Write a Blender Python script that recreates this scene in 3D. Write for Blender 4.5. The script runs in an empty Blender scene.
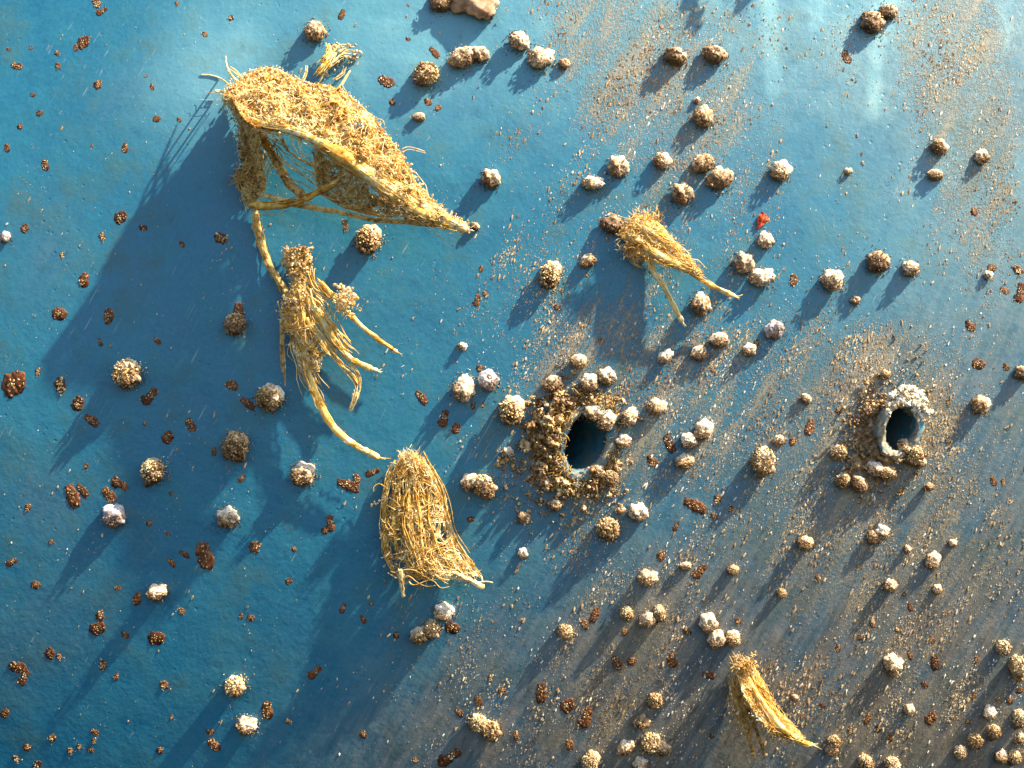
import bpy, bmesh, math, random
from mathutils import Vector, Matrix, noise, Euler
random.seed(11)
R = math.radians
S = bpy.context.scene
COL = S.collection

# ------------------------------------------------------------------ camera
DIST = 1.6
cam_d = bpy.data.cameras.new('camera'); cam = bpy.data.objects.new('camera', cam_d); COL.objects.link(cam)
cam.location = (0, -DIST, 0); cam.rotation_euler = (R(90), 0, 0)
cam_d.sensor_width = 36; cam_d.lens = 36 * DIST / 1.024
cam_d.clip_start = 0.01; cam_d.clip_end = 100
S.camera = cam

# ------------------------------------------------------------------ light
SUN_E = R(13.0)                       # height of the sun over the hull plane
SUN_A = R(51)                         # direction in the plane of the hull
SUN = Vector((math.cos(SUN_E) * math.cos(SUN_A), -math.sin(SUN_E), math.cos(SUN_E) * math.sin(SUN_A))).normalized()
w = bpy.data.worlds.new('World'); S.world = w; w.use_nodes = True
nt = w.node_tree
sky = nt.nodes.new('ShaderNodeTexSky'); sky.sky_type = 'NISHITA'; sky.sun_disc = False
sky.sun_elevation = math.asin(SUN.z); sky.sun_rotation = math.atan2(SUN.x, SUN.y)
nt.links.new(sky.outputs[0], nt.nodes['Background'].inputs[0])
nt.nodes['Background'].inputs[1].default_value = 0.10
sd = bpy.data.lights.new('sun', 'SUN'); sd.energy = 5.0; sd.angle = R(0.9); sd.color = (1.0, 0.88, 0.68)
so = bpy.data.objects.new('sun', sd); COL.objects.link(so)
so.rotation_euler = SUN.to_track_quat('Z', 'Y').to_euler()
S.view_settings.view_transform = 'Standard'; S.view_settings.look = 'None'
S.view_settings.gamma = 1; S.view_settings.exposure = 1.62

# ------------------------------------------------------------------ hull shape and pixel placement
KX, KZ = 0.13, 0.49
def hull_y(x, z):
    return 0.5 * KX * x * x + 0.5 * KZ * z * z
def hull_n(x, z):
    return Vector((KX * x, -1, KZ * z)).normalized()
def P(px, py, h=0.0):
    """point that stands h (mm) off the hull where the photograph shows (px, py)"""
    T = Vector(((px - 512) * 1e-3, 0, (384 - py) * 1e-3)); C = Vector((0, -DIST, 0)); d = T - C
    t = 1.0
    for _ in range(6):
        q = C + d * t
        t = (hull_y(q.x, q.z) - h * 1e-3 + DIST) / DIST
    return C + d * t

# ------------------------------------------------------------------ materials
def newmat(name):
    m = bpy.data.materials.new(name); m.use_nodes = True
    t = m.node_tree; b = t.nodes['Principled BSDF']
    return m, t, b
def N(t, k, **kw):
    n = t.nodes.new(k)
    for a, v in kw.items(): setattr(n, a, v)
    return n
def noise_n(t, vec, scale, detail=3, rough=.55):
    n = N(t, 'ShaderNodeTexNoise'); n.inputs['Scale'].default_value = scale
    n.inputs['Detail'].default_value = detail; n.inputs['Roughness'].default_value = rough
    t.links.new(vec, n.inputs['Vector']); return n.outputs['Fac']
def ramp(t, fac, stops):
    r = N(t, 'ShaderNodeValToRGB'); t.links.new(fac, r.inputs[0])
    e = r.color_ramp.elements
    while len(e) < len(stops): e.new(0.5)
    for i, (p, c) in enumerate(stops):
        e[i].position = p; e[i].color = (c[0], c[1], c[2], 1) if hasattr(c, '__len__') else (c, c, c, 1)
    return r.outputs[0]
def mix(t, fac, a, b, mode='MIX'):
    m = N(t, 'ShaderNodeMix', data_type='RGBA', blend_type=mode)
    for s, v in ((m.inputs[0], fac), (m.inputs[6], a), (m.inputs[7], b)):
        if isinstance(v, (int, float)): s.default_value = v
        elif isinstance(v, tuple): s.default_value = (v[0], v[1], v[2], 1)
        else: t.links.new(v, s)
    return m.outputs[2]
def mth(t, op, a, b=0.0):
    m = N(t, 'ShaderNodeMath', operation=op)
    for s, v in ((m.inputs[0], a), (m.inputs[1], b)):
        if isinstance(v, (int, float)): s.default_value = v
        else: t.links.new(v, s)
    return m.outputs[0]

def paint_material():
    m, t, b = newmat('blue_hull_paint')
    tc = N(t, 'ShaderNodeTexCoord').outputs['Object']
    # streak space: turned so that long noise cells run up to the right
    mp = N(t, 'ShaderNodeMapping'); t.links.new(tc, mp.inputs[0])
    mp.inputs['Rotation'].default_value = (0, R(-28), 0)
    sp = N(t, 'ShaderNodeMapping'); t.links.new(mp.outputs[0], sp.inputs[0]); sp.inputs['Scale'].default_value = (1, 1, .16)
    streak = noise_n(t, sp.outputs[0], 130, 4, .65)
    streak2 = noise_n(t, sp.outputs[0], 34, 4, .6)
    big = noise_n(t, tc, 5, 4, .6); mid = noise_n(t, tc, 28, 5, .6); fine = noise_n(t, tc, 240, 3, .6)
    film_a = N(t, 'ShaderNodeAttribute', attribute_name='film').outputs['Fac']
    chalk_a = N(t, 'ShaderNodeAttribute', attribute_name='chalk').outputs['Fac']
    base = ramp(t, big, [(.3, (.005, .098, .175)), (.7, (.008, .136, .218))])
    base = mix(t, ramp(t, mid, [(.42, 0), (.75, .55)]), base, (.010, .165, .208))
    base = mix(t, ramp(t, fine, [(.35, 0), (.7, .35)]), base, (.03, .17, .26))
    # chalky faded paint, plus upper-right lens haze put into the colour
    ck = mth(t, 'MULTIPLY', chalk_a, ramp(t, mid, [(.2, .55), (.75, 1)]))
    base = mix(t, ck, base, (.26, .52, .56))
    # olive / brown slime film
    fk = mth(t, 'MULTIPLY', film_a, ramp(t, mth(t, 'ADD', mth(t, 'MULTIPLY', streak2, .55), mth(t, 'MULTIPLY', mid, .45)), [(.32, .5), (.55, 1)]))
    fcol = ramp(t, streak, [(.35, (.070, .060, .046)), (.65, (.21, .165, .115))])
    base = mix(t, fk, base, fcol)
    # faint stains everywhere
    st = ramp(t, noise_n(t, tc, 14, 6, .7), [(.52, 0), (.70, .55)])
    base = mix(t, st, base, (.045, .085, .075))
    bl = ramp(t, noise_n(t, tc, 46, 5, .75), [(.58, 0), (.70, .5)])
    base = mix(t, bl, base, (.010, .085, .14))
    # brown-gold scurf where grit has gathered
    ga = N(t, 'ShaderNodeAttribute', attribute_name='gritty').outputs['Fac']
    s3 = N(t, 'ShaderNodeMapping'); t.links.new(mp.outputs[0], s3.inputs[0]); s3.inputs['Scale'].default_value = (1, 1, .38)
    gn = noise_n(t, s3.outputs[0], 620, 3, .7); gl = noise_n(t, sp.outputs[0], 60, 3, .6)
    gm = mth(t, 'ADD', mth(t, 'ADD', gn, mth(t, 'MULTIPLY', mth(t, 'SUBTRACT', gl, .5), .5)), mth(t, 'MULTIPLY', mth(t, 'SUBTRACT', ga, 1.0), .20))
    gk = mth(t, 'MULTIPLY', ramp(t, gm, [(.545, 0), (.64, .75)]), ramp(t, ga, [(.02, 0), (.2, 1)]))
    base = mix(t, gk, base, ramp(t, gl, [(.35, (.09, .07, .035)), (.65, (.27, .21, .12))]))
    # hairline scratches
    sc = N(t, 'ShaderNodeMapping'); t.links.new(mp.outputs[0], sc.inputs[0]); sc.inputs['Scale'].default_value = (1, 1, .05)
    scr = ramp(t, noise_n(t, sc.outputs[0], 420, 2, .5), [(.67, 0), (.76, .55)])
    scr = mth(t, 'MULTIPLY', scr, ramp(t, noise_n(t, tc, 9, 2), [(.45, 0), (.6, 1)]))
    base = mix(t, scr, base, (.30, .38, .38))
    t.links.new(base, b.inputs['Base Color'])
    b.inputs['Roughness'].default_value = .42
    t.links.new(ramp(t, mid, [(.3, .34), (.7, .55)]), b.inputs['Roughness'])
    b.inputs['Specular IOR Level'].default_value = .5
    hgt = mth(t, 'ADD', mth(t, 'MULTIPLY', mid, 1.3), mth(t, 'MULTIPLY', fine, .45))
    hgt = mth(t, 'ADD', hgt, mth(t, 'MULTIPLY', noise_n(t, tc, 11, 4, .6), 3.0))
    hgt = mth(t, 'SUBTRACT', hgt, mth(t, 'MULTIPLY', scr, .8))
    hgt = mth(t, 'ADD', hgt, mth(t, 'MULTIPLY', mth(t, 'MULTIPLY', streak, film_a), 1.3))
    hgt = mth(t, 'ADD', hgt, mth(t, 'MULTIPLY', noise_n(t, tc, 800, 2), .12))
    hgt = mth(t, 'ADD', hgt, mth(t, 'MULTIPLY', gk, .7))
    vor = N(t, 'ShaderNodeTexVoronoi'); t.links.new(tc, vor.inputs['Vector']); vor.inputs['Scale'].default_value = 85
    pits = ramp(t, vor.outputs['Distance'], [(.06, 1), (.17, 0)])
    pits = mth(t, 'MULTIPLY', pits, ramp(t, noise_n(t, tc, 12, 3), [(.5, 0), (.62, 1)]))
    hgt = mth(t, 'SUBTRACT', hgt, mth(t, 'MULTIPLY', pits, .5))
    bp = N(t, 'ShaderNodeBump'); bp.inputs['Strength'].default_value = .6; bp.inputs['Distance'].default_value = .0011
    t.links.new(hgt, bp.inputs['Height']); t.links.new(bp.outputs[0], b.inputs['Normal'])
    return m

def grain_material(name, stops, scale=260, rough=.85, bump=.0012, trans=0.0, spec=.3):
    """crusty or fibrous matter: colour broken up by noise, different on each object"""
    m, t, b = newmat(name)
    tc = N(t, 'ShaderNodeTexCoord').outputs['Object']
    oi = N(t, 'ShaderNodeObjectInfo')
    off = N(t, 'ShaderNodeVectorMath', operation='ADD'); t.links.new(tc, off.inputs[0])
    sc = N(t, 'ShaderNodeVectorMath', operation='SCALE'); t.links.new(oi.outputs['Location'], sc.inputs[0]); sc.inputs[3].default_value = 3.7
    t.links.new(sc.outputs[0], off.inputs[1])
    v = off.outputs[0]
    f = mth(t, 'ADD', mth(t, 'MULTIPLY', noise_n(t, v, scale, 4, .65), .7), mth(t, 'MULTIPLY', noise_n(t, v, scale * .22, 2), .3))
    f = mth(t, 'ADD', f, mth(t, 'MULTIPLY', mth(t, 'SUBTRACT', oi.outputs['Random'], .5), .10))
    c = ramp(t, f, stops)
    t.links.new(c, b.inputs['Base Color']); b.inputs['Roughness'].default_value = rough
    b.inputs['Specular IOR Level'].default_value = spec
    bp = N(t, 'ShaderNodeBump'); bp.inputs['Strength'].default_value = .8; bp.inputs['Distance'].default_value = bump
    t.links.new(noise_n(t, v, scale * 1.6, 3, .6), bp.inputs['Height']); t.links.new(bp.outputs[0], b.inputs['Normal'])
    if trans:
        tr = N(t, 'ShaderNodeBsdfTranslucent'); t.links.new(c, tr.inputs[0])
        ms = N(t, 'ShaderNodeMixShader'); ms.inputs[0].default_value = trans
        t.links.new(b.outputs[0], ms.inputs[1]); t.links.new(tr.outputs[0], ms.inputs[2])
        t.links.new(ms.outputs[0], t.nodes['Material Output'].inputs[0])
    return m

M = {}
M['paint'] = paint_material()
M['shell_pale'] = grain_material('pale_shell', [(.34, (.16, .08, .03)), (.42, (.42, .28, .14)), (.50, (.70, .57, .41)), (.60, (.87, .80, .69))], 170)
M['shell_brown'] = grain_material('brown_shell', [(.32, (.07, .032, .013)), (.45, (.22, .12, .05)), (.56, (.40, .26, .13)), (.66, (.72, .60, .46))], 190)
M['shell_grey'] = grain_material('grey_shell', [(.34, (.10, .07, .055)), (.46, (.27, .21, .19)), (.60, (.46, .42, .42)), (.7, (.60, .58, .60))], 120)
M['crumb'] = grain_material('crusty_crumbs', [(.36, (.06, .024, .006)), (.46, (.22, .11, .03)), (.55, (.50, .32, .12)), (.65, (.86, .74, .50))], 200, .4, .001, 0, .6)
M['crumb_brown'] = grain_material('brown_crumbs', [(.34, (.05, .020, .006)), (.46, (.17, .085, .028)), (.57, (.34, .20, .085)), (.68, (.70, .54, .32))], 200, .45, .001, 0, .6)
M['rust'] = grain_material('rust_scab', [(.36, (.055, .018, .007)), (.48, (.16, .052, .016)), (.62, (.34, .14, .05))], 220)
M['grit_b'] = grain_material('brown_grit', [(.38, (.13, .065, .025)), (.5, (.30, .18, .075)), (.62, (.52, .37, .19))], 60, .4, .001, 0, .6)
M['grit_p'] = grain_material('pale_grit', [(.38, (.35, .28, .18)), (.5, (.56, .48, .36)), (.62, (.72, .67, .56))], 60)
M['straw'] = grain_material('straw_fibre', [(.34, (.42, .19, .02)), (.43, (.76, .46, .08)), (.52, (.88, .63, .22)), (.61, (.93, .84, .55))], 180, .6, .0006, .36, .35)
M['straw_dull'] = grain_material('dull_straw_fibre', [(.36, (.14, .06, .012)), (.46, (.40, .21, .045)), (.55, (.66, .42, .12)), (.66, (.80, .62, .28))], 220, .7, .0006, .2, .3)
M['strap'] = grain_material('golden_strap', [(.36, (.50, .20, .015)), (.45, (.80, .46, .06)), (.54, (.90, .68, .22)), (.63, (.94, .84, .52))], 120, .5, .0008, .34, .4)
M['tip'] = grain_material('bleached_tip', [(.36, (.62, .34, .08)), (.48, (.82, .60, .24)), (.62, (.90, .82, .58))], 200, .7, .0006, .2)
M['white'] = grain_material('white_lime', [(.36, (.34, .24, .12)), (.46, (.68, .58, .42)), (.58, (.86, .82, .72))], 120)
M['brownshell'] = grain_material('ribbed_brown_shell', [(.36, (.12, .06, .03)), (.5, (.30, .18, .10)), (.64, (.50, .36, .24))], 90)
M['red'] = grain_material('red_flake', [(.38, (.30, .03, .01)), (.5, (.62, .08, .02)), (.62, (.80, .34, .16))], 300)
M['lip'] = grain_material('faded_blue_lip', [(.36, (.03, .14, .20)), (.45, (.08, .20, .26)), (.53, (.22, .20, .14)), (.64, (.46, .38, .26))], 90, .6, .001)
M['bore'] = grain_material('dark_bore', [(.36, (.012, .060, .080)), (.5, (.022, .105, .14)), (.64, (.10, .09, .06))], 60, .75, .001)

# crusts on the barnacle and rust-spot meshes, which are modelled at unit radius (coarser noise, same look)
def unit_mat(name, stops, scale, rough, spec, lit_cap=0.0):
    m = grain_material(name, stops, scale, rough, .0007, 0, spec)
    if lit_cap:          # lime-white crown and brown foot, with the sunlit top painted into the colour
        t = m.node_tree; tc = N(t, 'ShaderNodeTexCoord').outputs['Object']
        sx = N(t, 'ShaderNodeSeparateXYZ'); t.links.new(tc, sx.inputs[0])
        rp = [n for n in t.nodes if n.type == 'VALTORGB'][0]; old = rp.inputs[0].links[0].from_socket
        t.links.new(mth(t, 'ADD', old, mth(t, 'MULTIPLY', mth(t, 'ADD', sx.outputs['Y'], mth(t, 'MULTIPLY', sx.outputs['X'], .3)), lit_cap)), rp.inputs[0])
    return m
M['u_pale'] = unit_mat('lime_sunlit_top_shell', [(.36, (.10, .045, .014)), (.44, (.34, .21, .10)), (.53, (.58, .45, .30)), (.64, (.80, .71, .58))], 3.6, .75, .2, .07)
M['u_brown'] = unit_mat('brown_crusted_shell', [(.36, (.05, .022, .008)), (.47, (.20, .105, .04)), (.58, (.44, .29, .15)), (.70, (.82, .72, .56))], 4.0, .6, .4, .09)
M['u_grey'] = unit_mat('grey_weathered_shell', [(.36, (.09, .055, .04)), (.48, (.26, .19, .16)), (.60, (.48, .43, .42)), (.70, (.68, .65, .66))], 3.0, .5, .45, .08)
M['u_crumb'] = unit_mat('gold_crumb_crust', [(.36, (.06, .024, .006)), (.46, (.26, .13, .03)), (.55, (.56, .37, .13)), (.64, (.88, .77, .52))], 5.5, .38, .6, .05)
M['u_crumb_b'] = unit_mat('brown_crumb_crust', [(.36, (.04, .016, .005)), (.47, (.18, .085, .025)), (.58, (.42, .25, .09)), (.68, (.82, .66, .40))], 5.5, .38, .6, .05)
M['u_rust'] = unit_mat('rust_scale', [(.36, (.030, .009, .003)), (.50, (.085, .026, .007)), (.62, (.19, .065, .018)), (.72, (.38, .18, .07))], 3.0, .6, .25)

# ------------------------------------------------------------------ mesh helpers
def ico(sub):
    bm = bmesh.new(); bmesh.ops.create_icosphere(bm, subdivisions=sub, radius=1)
    v = [x.co.copy() for x in bm.verts]; f = [tuple(q.index for q in x.verts) for x in bm.faces]; bm.free()
    return v, f
ICO = {s: ico(s) for s in (1, 2, 3, 4)}

class MB:
    def __init__(s): s.v = []; s.f = []
    def add(s, vs, fs):
        o = len(s.v); s.v.extend(vs); s.f.extend(tuple(i + o for i in f) for f in fs)
    def lump(s, c, r, sub=2, amp=.3, freq=1.6, scl=(1, 1, 1), rot=None, seed=None):
        V, F = ICO[sub]; sd = Vector((random.random(), random.random(), random.random())) * 50
        rot = rot or Euler((random.random() * 6, random.random() * 6, random.random() * 6)).to_matrix()
        out = []
        for v in V:
            k = 1 + amp * noise.noise(v * freq + sd) + amp * .5 * noise.noise(v * freq * 2.7 + sd)
            p = Vector((v.x * scl[0], v.y * scl[1], v.z * scl[2])) * (k * r)
            out.append(c + rot @ p)
        s.add(out, F)
    def tube(s, pts, rads, sides=4, flat=1.0, up=Vector((0, -1, 0)), amp=0.0):
        n = len(pts); vs = []; fs = []
        for i, p in enumerate(pts):
            d = (pts[min(i + 1, n - 1)] - pts[max(i - 1, 0)])
            if d.length < 1e-9: d = Vector((0, 0, 1))
            d.normalize(); a = d.cross(up)
            if a.length < 1e-3: a = d.cross(Vector((1, 0, 0)))
            a.normalize(); b = a.cross(d)
            r = rads[i]
            for k in range(sides):
                q = 2 * math.pi * k / sides
                rr = r * (1 + (amp * random.uniform(-1, 1) if amp else 0))
                vs.append(p + a * (math.cos(q) * rr) + b * (math.sin(q) * rr * flat))
        for i in range(n - 1):
            for k in range(sides):
                k2 = (k + 1) % sides
                fs.append((i * sides + k, i * sides + k2, (i + 1) * sides + k2, (i + 1) * sides + k))
        fs.append(tuple(range(sides))[::-1]); fs.append(tuple((n - 1) * sides + k for k in range(sides)))
        s.add(vs, fs)
    def build(s, name, mat, parent=None, smooth=True, inv=None):
        me = bpy.data.meshes.new(name)
        off = parent.location if parent is not None else Vector((0, 0, 0))
        base = Vector((0, 0, 0))
        if parent is None and s.v:
            base = sum(s.v, Vector((0, 0, 0))) / len(s.v)
            base = Vector((base.x, hull_y(base.x, base.z), base.z)); off = base
        if inv is not None: off = Vector((0, 0, 0))
        me.from_pydata([v - off for v in s.v], [], s.f); me.materials.append(mat)
        if smooth: me.polygons.foreach_set('use_smooth', [True] * len(me.polygons))
        me.validate(); me.update()
        o = bpy.data.objects.new(name, me); COL.objects.link(o)
        if parent is not None: o.parent = parent
        elif inv is None: o.location = base
        return o

def smooth_path(ctrl, n):
    """Catmull-Rom through tuples"""
    m = len(ctrl); out = []
    for i in range(n):
        t = i / (n - 1) * (m - 1); k = min(int(t), m - 2); u = t - k
        p0, p1, p2, p3 = ctrl[max(k - 1, 0)], ctrl[k], ctrl[k + 1], ctrl[min(k + 2, m - 1)]
        out.append(tuple(.5 * (2 * b + (c - a) * u + (2 * a - 5 * b + 4 * c - d) * u * u + (3 * b - a - 3 * c + d) * u ** 3)
                         for a, b, c, d in zip(p0, p1, p2, p3)))
    return out
def rv(): return Vector((random.gauss(0, 1), random.gauss(0, 1), random.gauss(0, 1)))

def tag(o, label=None, cat=None, group=None, kind=None):
    if label: o['label'] = label
    if cat: o['category'] = cat
    if group: o['group'] = group
    if kind: o['kind'] = kind
    return o
def empty(name, loc, label=None, cat=None, group=None):
    o = bpy.data.objects.new(name, None); COL.objects.link(o); o.location = loc
    o.empty_display_size = .01
    return tag(o, label, cat, group)

# ------------------------------------------------------------------ hull
H1 = dict(c=(585, 442), rx=.0205, rz=.0300, tilt=R(-20))
H2 = dict(c=(897, 428), rx=.0150, rz=.0225, tilt=R(-14))
def g2(px, py, cx, cy, rx, ry, rot=0.0):
    dx, dy = px - cx, py - cy; c, s = math.cos(rot), math.sin(rot)
    u, v = dx * c + dy * s, -dx * s + dy * c
    return math.exp(-(u / rx) ** 2 - (v / ry) ** 2)
FILM = [(620, 780, 300, 110, 0, .55), (860, 700, 260, 120, -.3, .5), (1010, 780, 380, 270, 0, .97), (700, 800, 260, 130, -.2, .6), (560, 720, 190, 60, -.75, .75), (660, 640, 160, 60, -.7, .55),
        (880, 620, 260, 70, -.8, .45), (860, 430, 110, 90, -.8, .35), (600, 460, 110, 70, -.9, .25), (1000, 110, 110, 170, 0, .45), (30, 640, 120, 60, -.5, .16), (40, 500, 40, 50, -.5, .18),
        (120, 90, 40, 26, -.5, .15), (430, 720, 130, 50, -.8, .45), (1000, 380, 130, 110, -.8, .42), (860, 60, 50, 60, 0, .15), (700, 60, 90, 110, .5, .18), (40, 250, 40, 60, 0, .15)]
CHALK_HAZE = [(215, 55, 62, 80, .5, .5), (420, 30, 130, 90, 0, .40), (900, 0, 250, 160, 0, .46), (700, 10, 220, 120, 0, .36), (560, 0, 120, 120, 0, .36), (1000, 120, 140, 220, 0, .42), (300, 20, 70, 70, 0, .25)]  # broad upper-right blobs also lay veiling glare into the paint colour
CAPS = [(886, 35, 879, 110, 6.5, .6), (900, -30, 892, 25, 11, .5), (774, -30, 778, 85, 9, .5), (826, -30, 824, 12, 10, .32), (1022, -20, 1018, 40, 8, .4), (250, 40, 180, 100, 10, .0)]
GZ = [(585, 60, 40, 110, .5, 1.0), (650, 60, 60, 120, .5, .9), (560, 330, 60, 90, .6, .35), (640, 320, 120, 120, .6, .8), (740, 390, 60, 60, .6, .7), (680, 120, 90, 90, .5, .8), (740, 90, 60, 80, .3, .6),
      (985, 90, 50, 150, 0, 2.2), (945, 60, 40, 80, 0, 1.2), (850, 50, 40, 45, 0, .7), (820, 350, 60, 50, .6, 1.0), (905, 365, 50, 40, .4, 1.6), (895, 440, 75, 75, .6, 1.6), (990, 230, 40, 60, 0, .8), (700, 400, 70, 60, .6, .8), (585, 440, 75, 85, 0, 1.5),
      (590, 350, 50, 40, 0, .8), (700, 470, 50, 60, .5, .6), (640, 620, 110, 60, -.6, 1.2), (560, 700, 90, 60, -.6, .9), (850, 600, 120, 80, -.5, .7), (985, 730, 60, 50, 0, 1.5), (880, 740, 70, 30, 0, 1.2), (900, 520, 130, 70, -.5, .5),
      (720, 740, 200, 80, 0, .35), (512, 384, 700, 500, 0, .05), (950, 640, 120, 120, 0, .5), (620, 740, 60, 40, 0, .8), (800, 560, 60, 60, 0, .5), (540, 200, 60, 70, .5, .35), (770, 470, 100, 60, .4, .35), (950, 470, 60, 90, 0, .5), (640, 0, 70, 40, 0, .8), (450, 640, 60, 90, -.6, .2)]
def gdens(px, py):
    return sum(g[5] * g2(px, py, g[0], g[1], g[2], g[3], -g[4]) for g in GZ)
def chalk_haze_at(px, py):
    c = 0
    for g in CHALK_HAZE: c = max(c, g[5] * g2(px, py, *g[:5]))
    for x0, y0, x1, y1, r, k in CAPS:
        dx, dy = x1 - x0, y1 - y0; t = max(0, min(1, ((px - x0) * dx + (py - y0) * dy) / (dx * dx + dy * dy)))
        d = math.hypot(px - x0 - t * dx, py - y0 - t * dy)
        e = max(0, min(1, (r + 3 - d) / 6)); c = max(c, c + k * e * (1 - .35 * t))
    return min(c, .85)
def build_hull():
    def axis(a, fine, step, far):
        L = [round(-fine + i * step, 5) for i in range(int(round(2 * fine / step)) + 1)]
        o = [fine + (i + 1) ** 1.6 * .008 for i in range(far)]
        return [-q for q in reversed(o)] + L + o
    X = axis(0, .62, .005, 34); Z = axis(0, .48, .005, 34)
    nx, nz = len(X), len(Z); bm = bmesh.new()
    vs = [[None] * nz for _ in X]
    skip = set(); wins = []
    for H in (H1, H2):
        c = P(*H['c']); i = min(range(nx), key=lambda k: abs(X[k] - c.x)); j = min(range(nz), key=lambda k: abs(Z[k] - c.z))
        wx = 9; wins.append((H, i, j, wx, c))
        for a in range(i - wx + 1, i + wx):
            for b in range(j - wx + 1, j + wx): skip.add((a, b))
    for i, x in enumerate(X):
        for j, z in enumerate(Z):
            if (i, j) in skip: continue
            vs[i][j] = bm.verts.new((x, hull_y(x, z), z))
    for i in range(nx - 1):
        for j in range(nz - 1):
            q = [vs[i][j], vs[i + 1][j], vs[i + 1][j + 1], vs[i][j + 1]]
            if None not in q: bm.faces.new(q)
    for H, i, j, wx, c in wins:
        loop = [(i + k, j - wx) for k in range(-wx, wx)] + [(i + wx, j + k) for k in range(-wx, wx)] + \
               [(i - k, j + wx) for k in range(-wx, wx)] + [(i - wx, j - k) for k in range(-wx, wx)]
        outer = [vs[a][b] for a, b in loop]; rings = [outer]
        for s in (.2, .4, .6, .8, 1.0):
            ring = []
            for v in outer:
                ang = math.atan2(v.co.z - c.z, v.co.x - c.x)
                ex, ez = H['rx'] * math.cos(ang), H['rz'] * math.sin(ang)
                ct, st = math.cos(H['tilt']), math.sin(H['tilt'])
                ex, ez = ex * ct - ez * st, ex * st + ez * ct
                wob = 1 + .05 * math.sin(3 * ang + 1) + .04 * math.sin(5 * ang)
                x = v.co.x * (1 - s) + (c.x + ex * wob) * s; z = v.co.z * (1 - s) + (c.z + ez * wob) * s
                ring.append(bm.verts.new((x, hull_y(x, z) - .003 * max(0, s - .6) * 2.5, z)))
            rings.append(ring)
        # short lip turned into the plate
        last = []
        for v in rings[-1]: last.append(bm.verts.new((v.co.x, v.co.y + .006, v.co.z)))
        rings.append(last)
        for A, B in zip(rings[:-1], rings[1:]):
            n = len(A)
            for k in range(n): bm.faces.new((A[k], A[(k + 1) % n], B[(k + 1) % n], B[k]))
    bmesh.ops.recalc_face_normals(bm, faces=bm.faces)
    me = bpy.data.meshes.new('hull'); bm.to_mesh(me); bm.free()
    me.polygons.foreach_set('use_smooth', [True] * len(me.polygons))
    if me.polygons[0].normal.y > 0: me.flip_normals()
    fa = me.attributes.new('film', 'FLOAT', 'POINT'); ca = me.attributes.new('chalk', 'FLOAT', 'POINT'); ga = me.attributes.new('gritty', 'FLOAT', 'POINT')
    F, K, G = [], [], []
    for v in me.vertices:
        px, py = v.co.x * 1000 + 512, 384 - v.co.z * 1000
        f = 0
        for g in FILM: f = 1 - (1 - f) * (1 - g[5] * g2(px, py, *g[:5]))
        F.append(f); K.append(chalk_haze_at(px, py)); G.append(min(1.4, gdens(px, py)))
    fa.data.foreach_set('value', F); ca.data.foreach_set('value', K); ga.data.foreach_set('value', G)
    me.materials.append(M['paint'])
    o = bpy.data.objects.new('hull', me); COL.objects.link(o); tag(o, kind='structure')
build_hull()

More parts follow.
